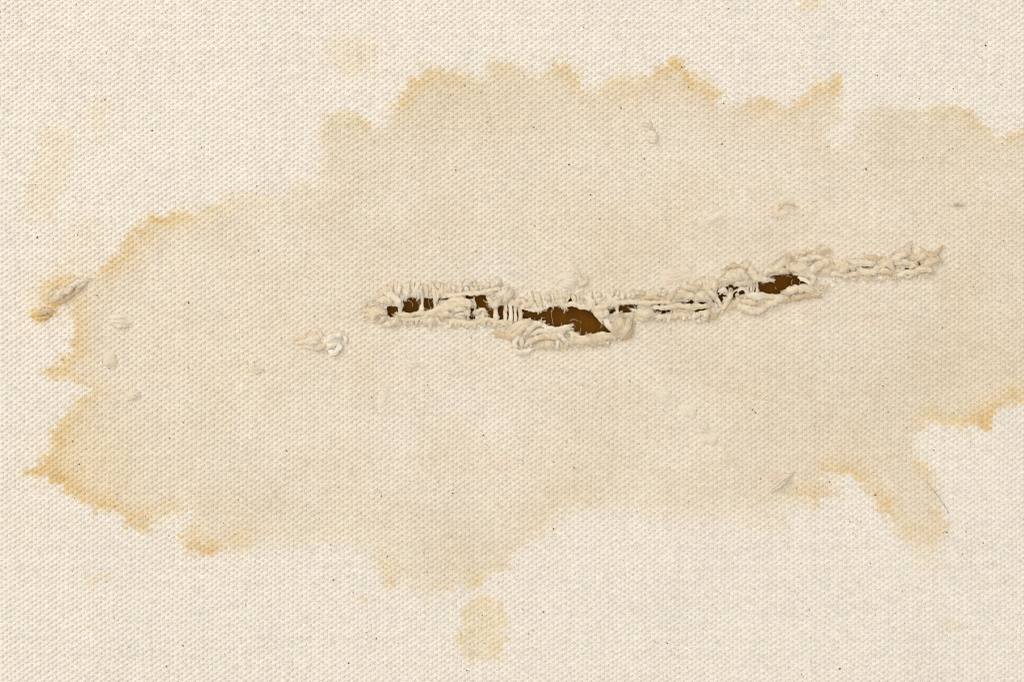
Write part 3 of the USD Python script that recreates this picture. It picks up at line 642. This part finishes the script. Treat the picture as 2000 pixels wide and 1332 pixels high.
    ([(1442, 586, 4), (1458, 589, 8), (1478, 592, 7)], [4, 5.5, 4], 'pale'), ([(1513, 580, 7), (1522, 584, 9), (1518, 588, 7)], [3, 4.4, 3], 'white'),
    ([(1428, 600, 3), (1436, 592, 6), (1444, 580, 5)], [4, 5.6, 4.4], 'pale'), ([(1440, 569, 5), (1447, 563, 7), (1456, 567, 5)], [2.4, 3, 2.4], 'white'),
    ([(1416, 604, 2), (1426, 596, 5), (1432, 588, 4)], [4, 5.5, 4], 'pale'),
    # right end
    ([(1596, 526, 3), (1612, 522, 7), (1632, 521, 8), (1650, 524, 4)], [5, 7, 7, 4.5], 'pale'), ([(1600, 538, 2), (1620, 535, 5), (1642, 537, 6), (1658, 538, 3)], [3.5, 5, 5, 3.5], 'cream'),
    ([(1640, 514, 4), (1652, 519, 8), (1666, 524, 5)], [4.5, 6, 4], 'cream'), ([(1712, 512, 3), (1722, 510, 7), (1738, 506, 6)], [4.5, 6, 4], 'pale'), ([(1706, 530, 5), (1722, 528, 8), (1740, 530, 5)], [4, 5.5, 4], 'cream'),
    ([(1746, 516, 5), (1760, 512, 8), (1776, 514, 6)], [4.5, 6, 4.5], 'cream'), ([(1756, 532, 5), (1772, 532, 7), (1788, 532, 5)], [4, 5, 4], 'cream'), ([(1786, 508, 4), (1798, 502, 7), (1812, 500, 5)], [4, 6, 4], 'pale'),
    ([(1620, 512, 4), (1634, 511, 7), (1646, 516, 4)], [4, 5, 4], 'cream'), ([(1634, 530, 3), (1646, 525, 9), (1655, 514, 6)], [6, 9, 5.5], 'cream'),
    ([(1654, 506, 3), (1668, 513, 7), (1684, 513, 8), (1708, 517, 5)], [4.5, 6.5, 6, 4], 'cream'), ([(1664, 520, 3), (1680, 518, 6), (1700, 517, 4)], [3, 4, 3], 'pale'), ([(1654, 539, 3), (1664, 536, 6), (1676, 534, 4)], [3.8, 5, 4], 'cream'),
    ([(1675, 524, 5), (1686, 532, 8), (1704, 531, 9), (1718, 520, 6)], [4.5, 6.5, 7, 5], 'cream'), ([(1716, 520, 6), (1732, 514, 10), (1740, 520, 10), (1745, 532, 6)], [5, 7, 7, 5], 'cream'),
    ([(1737, 509, 5), (1752, 502, 11), (1768, 494, 11), (1776, 479, 7)], [6, 7.5, 6.5, 2.6], 'cream'), ([(1722, 528, 4), (1734, 532, 7), (1744, 538, 4)], [4, 5, 4], 'tan'),
    ([(1748, 538, 3), (1758, 536, 7), (1770, 538, 4)], [5, 6.5, 5], 'white'), ([(1780, 536, 4), (1794, 527, 10), (1810, 527, 9), (1823, 531, 5)], [4.5, 7.5, 7, 4.5], 'cream'),
    ([(1802, 522, 4), (1815, 512, 9), (1834, 507, 5)], [6, 9, 6], 'pale'), ([(1798, 540, 2), (1808, 537, 5), (1816, 543, 2)], [3.6, 4.6, 3], 'pale'),
    ([(1711, 545, 3), (1717, 543, 6), (1724, 545, 3)], [4, 5, 4], 'white'), ([(1772, 500, 3), (1784, 502, 6), (1798, 506, 5)], [5, 8, 6], 'pale'),
    ([(1770, 516, 4), (1780, 514, 7), (1790, 512, 5)], [4, 5, 4], 'pale'), ([(1776, 524, 5), (1783, 518, 8), (1790, 522, 5)], [3.4, 4.4, 3.4], 'cream'),
    ([(1798, 484, 3), (1808, 494, 9), (1822, 498, 10), (1836, 486, 6)], [2.5, 4.4, 5, 2.8], 'tan'), ([(1690, 500, 1), (1704, 505, 5), (1722, 506, 3)], [4, 6, 5], 'tan'),
    ([(1750, 524, 5), (1756, 530, 8), (1766, 532, 5)], [4, 5, 4], 'pale'), ([(1700, 540, 2), (1690, 543, 4), (1678, 541, 2)], [3, 4, 3], 'pale'),
]
for k, (pts, r, mt) in enumerate(Y):
    yarn(C_, 'frayed_yarn', pts, np.asarray(r) * 0.88, mt, seed=1000 + k, flat=0.72, twist=0.10, ridge=0.13)

# matted crumbs between the yarns, on both lips
rc = np.random.default_rng(77)
cv, cf, cn, off = [], [], [], 0
edge_lines = [LineString(p) for p in ([(705, 606), (735, 584), (757, 566), (800, 576), (860, 576), (975, 566), (1004, 594), (1040, 602), (1100, 596), (1158, 596), (1190, 588), (1262, 586), (1330, 574), (1390, 568), (1410, 548), (1470, 536), (1500, 536), (1535, 520), (1585, 520), (1625, 514), (1700, 512), (1740, 508), (1775, 492), (1832, 502)],
                                      [(712, 618), (750, 626), (775, 628), (830, 624), (890, 624), (960, 628), (1000, 634), (1010, 668), (1050, 672), (1110, 666), (1196, 664), (1226, 650), (1240, 616), (1300, 618), (1385, 620), (1430, 596), (1470, 604), (1530, 586), (1595, 572), (1640, 540), (1700, 540), (1770, 538), (1830, 530)])]
for ln in edge_lines:
    for k_ in range(120):
        q0 = ln.interpolate(rc.uniform(0, ln.length)); q1 = ln.interpolate(min(ln.length, ln.project(q0) + 2))
        a = math.atan2(q1.y - q0.y, q1.x - q0.x) + rc.normal(0, 0.8)
        x, y, l, r0 = q0.x + rc.normal(0, 4), q0.y + rc.normal(0, 4), rc.uniform(5, 14), rc.uniform(1.3, 3.0)
        if HOLE.buffer(2).contains(shapely.Point(x, y)):
            continue
        if k_ >= 45:
            l, r0 = rc.uniform(9, 28), rc.uniform(0.7, 1.5)
        bow = rc.normal(0, 3)
        z = zed(x, y) + rc.uniform(2, 7)
        q = [(x - l / 2 * math.cos(a), y - l / 2 * math.sin(a), z - 1), (x - bow * math.sin(a), y + bow * math.cos(a), z + 2), (x + l / 2 * math.cos(a), y + l / 2 * math.sin(a), z - 1)]
        v, f, n = yarn_mesh(q, [r0 * .7, r0, r0 * .7], rc, sides=9)
        strands(C_, ('cream', 'pale', 'white', 'tan')[rc.choice(4, p=[.4, .35, .15, .1])], q, [r0 * .7, r0, r0 * .7], rc, .75, 0.8 if k_ < 45 else 0.3)
        cv.append(v); cf.append(f + off); cn.append(n); off += len(v)
tag(put_mesh(C_ + '/frayed_crumbs', np.vstack(cv), np.vstack(cf), M['cream'], np.vstack(cn)), 'matted crumbs of cotton along both lips of the tear', kind='stuff')

# the fibres that the yarns are spun from, and hairs across the openings
rf = np.random.default_rng(42)
hole_hairs = []
for x, y0, y1 in ((818, 583, 612), (840, 585, 607), (1079, 604, 643), (1132, 640, 655)):
    s = np.linspace(0, 1, 8)
    hole_hairs.append(np.stack([x + 2.5 * np.sin(s * 3 + x), y0 + (y1 - y0) * s, 5 - 5 * np.sin(np.pi * s)], -1))
tag(fibres(C_ + '/hole_hairs', hole_hairs, 0.35, M_FIBRE), 'single hairs hanging across the openings')
for k_, c_ in STRANDS['/World/canvas'].items():
    tag(fibres(C_ + '/' + 'fibres_' + k_, c_, 1.0, M[k_]), 'loose cotton fibres of the frayed yarns along the tear')
# nap: short fuzz over the whole cloth
cur = []
for _ in range(5200):
    x, y = rf.uniform(-20, 2020), rf.uniform(-20, 1350)
    s = np.linspace(0, 1, 4)
    a, b, l = rf.uniform(0, 6.28), rf.normal(0, 1.2), rf.uniform(5, 16)
    cur.append(np.stack([x + l * s * np.cos(a + b * s), y + l * s * np.sin(a + b * s), 5.2 + rf.uniform(0, 2.5) * np.sin(np.pi * s)], -1))
tag(fibres(C_ + '/nap_fibres', cur, 0.42, M_FIBRE), 'short fuzz over the face of the cloth')

# dark husk flecks spun into the cotton
SPECKS = [(15, 74, 3), (73, 464, 5), (106, 197, 3), (205, 196, 4), (298, 256, 4), (313, 466, 5), (572, 68, 4), (471, 190, 3), (69, 362, 4), (38, 256, 2.5), (394, 289, 3), (190, 577, 5), (369, 592, 5), (125, 590, 4), (123, 702, 4), (57, 738, 3), (190, 707, 4), (200, 708, 3), (214, 721, 3), (313, 700, 5), (350, 694, 3), (369, 719, 3), (497, 707, 4), (142, 862, 3), (155, 906, 4), (332, 856, 4), (359, 825, 3), (146, 972, 3), (225, 988, 3), (376, 1075, 3), (279, 1077, 3), (333, 976, 3), (729, 119, 3.5), (768, 158, 4), (760, 184, 3), (731, 277, 4), (953, 239, 3.5), (1043, 250, 4.5), (890, 333, 4), (908, 169, 3), (939, 182, 3), (880, 187, 3), (1111, 322, 4), (1134, 341, 3), (1153, 381, 4), (928, 390, 3), (1044, 441, 4), (1331, 132, 4.5), (1413, 203, 5), (1213, 212, 4), (1258, 311, 5), (1410, 282, 4), (1527, 277, 3), (1616, 287, 4.5), (1489, 314, 3.5), (1691, 331, 5), (1713, 149, 4), (1757, 150, 3), (1861, 174, 3), (1802, 309, 4), (1853, 293, 3), (1924, 90, 5), (1681, 263, 3), (1724, 754, 5), (1730, 738, 3), (1470, 800, 6), (1476, 806, 4), (1620, 941, 4.5), (1709, 966, 6), (1660, 1018, 4), (1842, 1040, 3), (1758, 959, 3), (1849, 1039, 4), (1886, 1038, 3), (1824, 879, 3), (1925, 761, 3), (1486, 935, 3), (1121, 913, 5), (884, 963, 4), (856, 942, 3), (745, 968, 4), (757, 1086, 4), (651, 1132, 4.5), (690, 1157, 3), (766, 1165, 4), (834, 1116, 3), (881, 1048, 3), (1081, 1032, 4), (715, 1234, 4), (735, 1246, 4), (681, 1294, 4), (912, 1308, 4), (1021, 1190, 4), (1061, 1194, 4), (1033, 1237, 3), (1053, 1271, 3), (942, 1201, 3), (940, 1225, 3), (326, 1299, 5), (358, 1260, 5), (1640, 1305, 5), (1303, 1255, 4), (208, 105, 3), (1722, 25, 3), (1393, 1180, 3), (1580, 1190, 4), (1920, 1060, 3), (980, 60, 3), (1140, 55, 3), (480, 1180, 3), (560, 880, 4), (945, 850, 5), (1122, 800, 3), (700, 770, 3), (550, 660, 3), (620, 520, 3), (1300, 430, 3), (1900, 560, 3), (1960, 470, 3), (1840, 640, 4), (1760, 625, 3), (440, 620, 3), (505, 490, 3), (405, 760, 3), (1230, 745, 3), (1340, 705, 3)]
v_all, f_all, off = [], [], 0
rs = np.random.default_rng(9)
extra = [(rs.uniform(0, 2000), rs.uniform(0, 1332), rs.uniform(1.6, 2.9)) for _ in range(420)]
for x, y, d in SPECKS + extra:
    n = 7
    th = np.linspace(0, 2 * np.pi, n, endpoint=False)
    a = rs.uniform(0, 3.14); e = rs.uniform(0.45, 0.95)
    R = d * 0.44 * rs.uniform(.75, 1.2, n)
    ex, ey = R * np.cos(th), R * np.sin(th) * e
    X, Yy = x + ex * math.cos(a) - ey * math.sin(a), y + ex * math.sin(a) + ey * math.cos(a)
    z = zed(x, y) + 4.6
    ring = np.stack([X, Yy, np.full(n, z - 1.2)], -1)
    v = np.vstack([ring, [[x, y, z + 0.5]], [[x, y, z - 3]]])
    k = np.arange(n)
    f = np.vstack([np.stack([k, (k + 1) % n, np.full(n, n)], -1)[:, ::-1], np.stack([(k + 1) % n, k, np.full(n, n + 1)], -1)[:, ::-1]])
    v_all.append(W(v)); f_all.append(f + off); off += len(v)
tag(put_mesh(C_ + '/husk_flecks', np.vstack(v_all), np.vstack(f_all), M_HUSK), 'tiny dark husk flecks in the weave', kind='stuff')

# ------------------------------------------------------------------ loose bits lying on the cloth
def bit(name, label, category, build, group=None):
    path = numbered('/World/' + name)
    tag(UsdGeom.Xform.Define(stage, path).GetPrim(), label, category, group)
    build(path)


def lint(path, blobs, yarns=(), hairs=0, seed=1, hw=0.36):
    rng = np.random.default_rng(seed)
    for (x, y, rx, ry, rot, h, mt) in blobs:
        v, f = blob_mesh(x, y, rx, ry, math.radians(rot), h, rng)
        put_smooth(numbered(path + '/matted_fibres'), v, f, M[mt])
    for k, (pts, r, mt) in enumerate(yarns):
        yarn(path, 'yarn_strand', pts, r, mt, seed=seed * 50 + k)
    if hairs:
        c = []
        xs = [(b[0], b[1], max(b[2], b[3]), b[5]) for b in blobs] + [(p[len(p) // 2][0], p[len(p) // 2][1], 9, 6) for p, _, _ in yarns]
        for _ in range(hairs // 2):
            x, y, r, h = xs[rng.integers(len(xs))]
            c.append(wisp(rng, x + rng.normal(0, r * .5), y + rng.normal(0, r * .45), rng.uniform(0, 6.28), rng.uniform(8, 22), h + 4, h + 6, rng.normal(0, 1.5)))
        fibres(path + '/loose_fibres', c, hw, M_FIBRE)
    for k_, c_ in STRANDS.pop(path, {}).items():
        fibres(path + '/fibres_' + k_, c_, 0.9, M[k_])


bit('lint_clump', 'long stained clump of matted cotton beside the left end of the stain', 'lint', lambda p: lint(p, [(114, 586, 25, 12, -38, 3.6, 'gold'), (80, 611, 22, 8, -22, 3.2, 'gold'), (128, 570, 22, 8, -32, 5, 'pale')],
    [([(100, 588, 7), (118, 574, 13), (136, 566, 12), (150, 556, 8)], [5.5, 8, 6.5, 3.5], 'cream'), ([(134, 566, 8), (148, 553, 10), (170, 546, 5)], [3.4, 4.6, 3.4], 'white'), ([(112, 593, 5), (126, 586, 8), (142, 574, 7), (158, 566, 4)], [3, 4.2, 4.2, 2.6], 'tan'), ([(150, 562, 5), (162, 556, 8), (174, 546, 4)], [3, 4.2, 3], 'pale'),
     ([(74, 614, 5), (88, 608, 8), (104, 606, 5)], [3.5, 5, 3.5], 'tan'), ([(64, 617, 3), (80, 622, 6), (98, 616, 4)], [3, 4, 3], 'gold')], 40, 3))
bit('lint_flake', 'flat square cream flake right of the stained clump at left', 'lint', lambda p: lint(p, [(235, 625, 24, 12, 2, 5, 'felt')], [([(222, 634, 4), (236, 637, 8), (252, 635, 4)], [3, 4, 3], 'cream')], 14, 4))
bit('lint_flake', 'flat pale tan flake lying on the stain below the square flake', 'lint', lambda p: lint(p, [(216, 705, 16, 20, 20, 5, 'felt_tan')], (), 16, 5))
bit('lint_flake', 'small faint flake on the yellow stain, lowest of the flakes at left', 'lint', lambda p: lint(p, [(262, 773, 18, 9, -10, 4, 'felt_tan')], (), 12, 6))
bit('lint_tuft', 'pale curled tuft of yarn left of the tear', 'lint', lambda p: lint(p, [(610, 666, 30, 9, -8, 4, 'cream'), (645, 668, 26, 15, -20, 5, 'white')],
    [([(590, 668, 2), (606, 662, 6), (620, 660, 5)], [3, 4.4, 3.6], 'white'), ([(600, 674, 2), (612, 668, 6), (626, 668, 6)], [3, 4, 3], 'white'), ([(648, 650, 3), (658, 648, 6), (668, 648, 3)], [3, 4, 2.6], 'cream'), ([(636, 668, 5), (646, 660, 11), (656, 655, 11), (672, 653, 5)], [4.4, 5.5, 5.5, 5], 'bright'), ([(640, 684, 4), (652, 689, 9), (663, 680, 10), (662, 668, 6)], [3.5, 5, 4.6, 3.5], 'bright'), ([(626, 660, 4), (640, 664, 8), (648, 676, 6)], [4, 5, 4], 'white'), ([(584, 676, 1), (604, 678, 4), (622, 684, 3)], [2, 3.4, 3], 'cream'), ([(560, 664, 1), (580, 662, 3), (600, 656, 3)], [1.5, 2.6, 3], 'pale'), ([(614, 680, 4), (628, 676, 9), (636, 668, 6)], [4.5, 6.4, 5], 'cream'),
     ([(604, 652, 3), (616, 656, 8), (627, 666, 7)], [3.8, 5.4, 4.6], 'cream'), ([(575, 671, 1), (592, 670, 4), (606, 664, 4)], [2, 3.4, 4], 'pale'), ([(622, 646, 2), (628, 656, 7), (634, 664, 6)], [3, 4.4, 4], 'cream'), ([(640, 668, 6), (643, 676, 9), (640, 684, 5)], [3.5, 4.5, 3.5], 'bright'), ([(668, 658, 5), (676, 662, 6), (672, 672, 4)], [3.5, 4, 3], 'bright')], 70, 7))
bit('lint_flake', 'small cream flake with a dark fleck below and left of the curled tuft', 'lint', lambda p: lint(p, [(500, 718, 17, 8, 8, 4, 'cream')], [([(484, 712, 3), (490, 722, 5), (502, 727, 4), (514, 722, 3)], 2.4, 'cream')], 10, 8))
bit('lint_flake', 'pale double lobed flake above the tear in the upper right of the stain', 'lint', lambda p: lint(p, [(1262, 244, 13, 13, 30, 6, 'felt'), (1272, 268, 15, 13, 10, 7, 'felt')], [([(1250, 236, 3), (1262, 246, 8), (1274, 250, 5)], [2, 3.4, 2.4], 'pale'), ([(1260, 264, 5), (1270, 262, 8), (1280, 266, 5)], [1.6, 2.6, 1.8], 'pale')], 26, 9))
bit('lint_tuft', 'airy web of fibres standing just above the middle of the tear', 'lint', lambda p: lint(p, [(1110, 548, 24, 18, 20, 6, 'felt')],
    [([(1112, 518, 3), (1126, 530, 7), (1134, 540, 6)], [1.6, 2.2, 1.6], 'cream'), ([(1132, 560, 3), (1142, 552, 7), (1148, 544, 5)], [3, 4.4, 2], 'cream'), ([(1092, 552, 4), (1106, 544, 9), (1122, 546, 6)], [3, 5, 3], 'cream')], 70, 10))
bit('lint_flake', 'brownish wisp of felted fibre near the top right of the tear', 'lint', lambda p: lint(p, [(1526, 412, 18, 20, -50, 2.6, 'felt_tan')], [([(1518, 425, 3), (1524, 404, 6), (1540, 397, 5), (1552, 402, 3)], 2.2, 'tan')], 60, 11, 0.6))
bit('lint_flake', 'faint spread film of fibre left of the brownish wisp', 'lint', lambda p: lint(p, [(1386, 425, 38, 15, -30, 2.2, 'felt')], (), 60, 12, 0.6))
bit('lint_flake', 'wide felted smear of fibre on the upper lip right of centre', 'lint', lambda p: lint(p, [(1320, 540, 34, 17, -14, 3.2, 'felt_tan')], (), 50, 13))
bit('lint_flake', 'faint round flake below the right half of the tear', 'lint', lambda p: lint(p, [(1384, 852, 22, 20, 30, 4, 'felt'), (1372, 838, 14, 10, -20, 4, 'felt'), (1345, 800, 20, 14, 40, 3, 'felt')], [([(1366, 842, 3), (1378, 838, 5), (1390, 842, 4)], [1.2, 2, 1.4], 'pale')], 60, 14))
bit('lint_flake', 'faint rubbed patch of fibre between the tear and the round flake', 'lint', lambda p: lint(p, [(1288, 772, 26, 18, 20, 1.8, 'felt')], (), 40, 15))
bit('lint_flake', 'small tan patch of fibre at the lower right of the round flake', 'lint', lambda p: lint(p, [(1424, 893, 14, 16, -10, 1.8, 'felt_tan')], (), 20, 16))
bit('lint_slub', 'slanted spindle of tan cotton near the lower edge of the stain', 'lint', lambda p: lint(p, [(1524, 941, 24, 11, -40, 8, 'felt_tan')], [([(1508, 960, 3), (1522, 947, 9), (1536, 934, 8), (1547, 924, 3)], [2, 3.6, 3.6, 2], 'pale')], 14, 17))
bit('lint_flake', 'thin pale smear of fibre below the left half of the tear', 'lint', lambda p: lint(p, [(750, 770, 12, 30, 25, 1.8, 'felt')], (), 30, 18))
bit('lint_flake', 'small pale pill of fibre under the middle of the tear', 'lint', lambda p: lint(p, [(804, 712, 20, 10, -8, 2.2, 'felt')], (), 24, 19))
bit('lint_flake', 'tan felted scrap just above the right end of the tear', 'lint', lambda p: lint(p, [(1786, 497, 15, 14, 0, 4, 'felt_tan')], (), 30, 20))

s = np.linspace(0, 1, 12)
h_ = np.stack([1808 + 44 * s + 3 * np.sin(s * 3), 940 + 62 * s, 6.5 + 1.0 * np.sin(7 * s)], -1)
hp = fibres('/World/hair', [h_], 0.5, M_HAIR, None)
tag(hp, 'fine dark hair lying across the stain edge at lower right', 'hair')

# ------------------------------------------------------------------ the brown board behind the tear
import trimesh
b = trimesh.creation.box([2160 * S, 1490 * S, 60 * S])
b.apply_translation([0, 0, (-10 - 30) * S])
usdkit.mesh(stage, '/World/backing_board', b, M_BOARD)
tag(stage.GetPrimAtPath('/World/backing_board'), 'flat dark brown backing seen through the holes of the torn canvas', 'board')
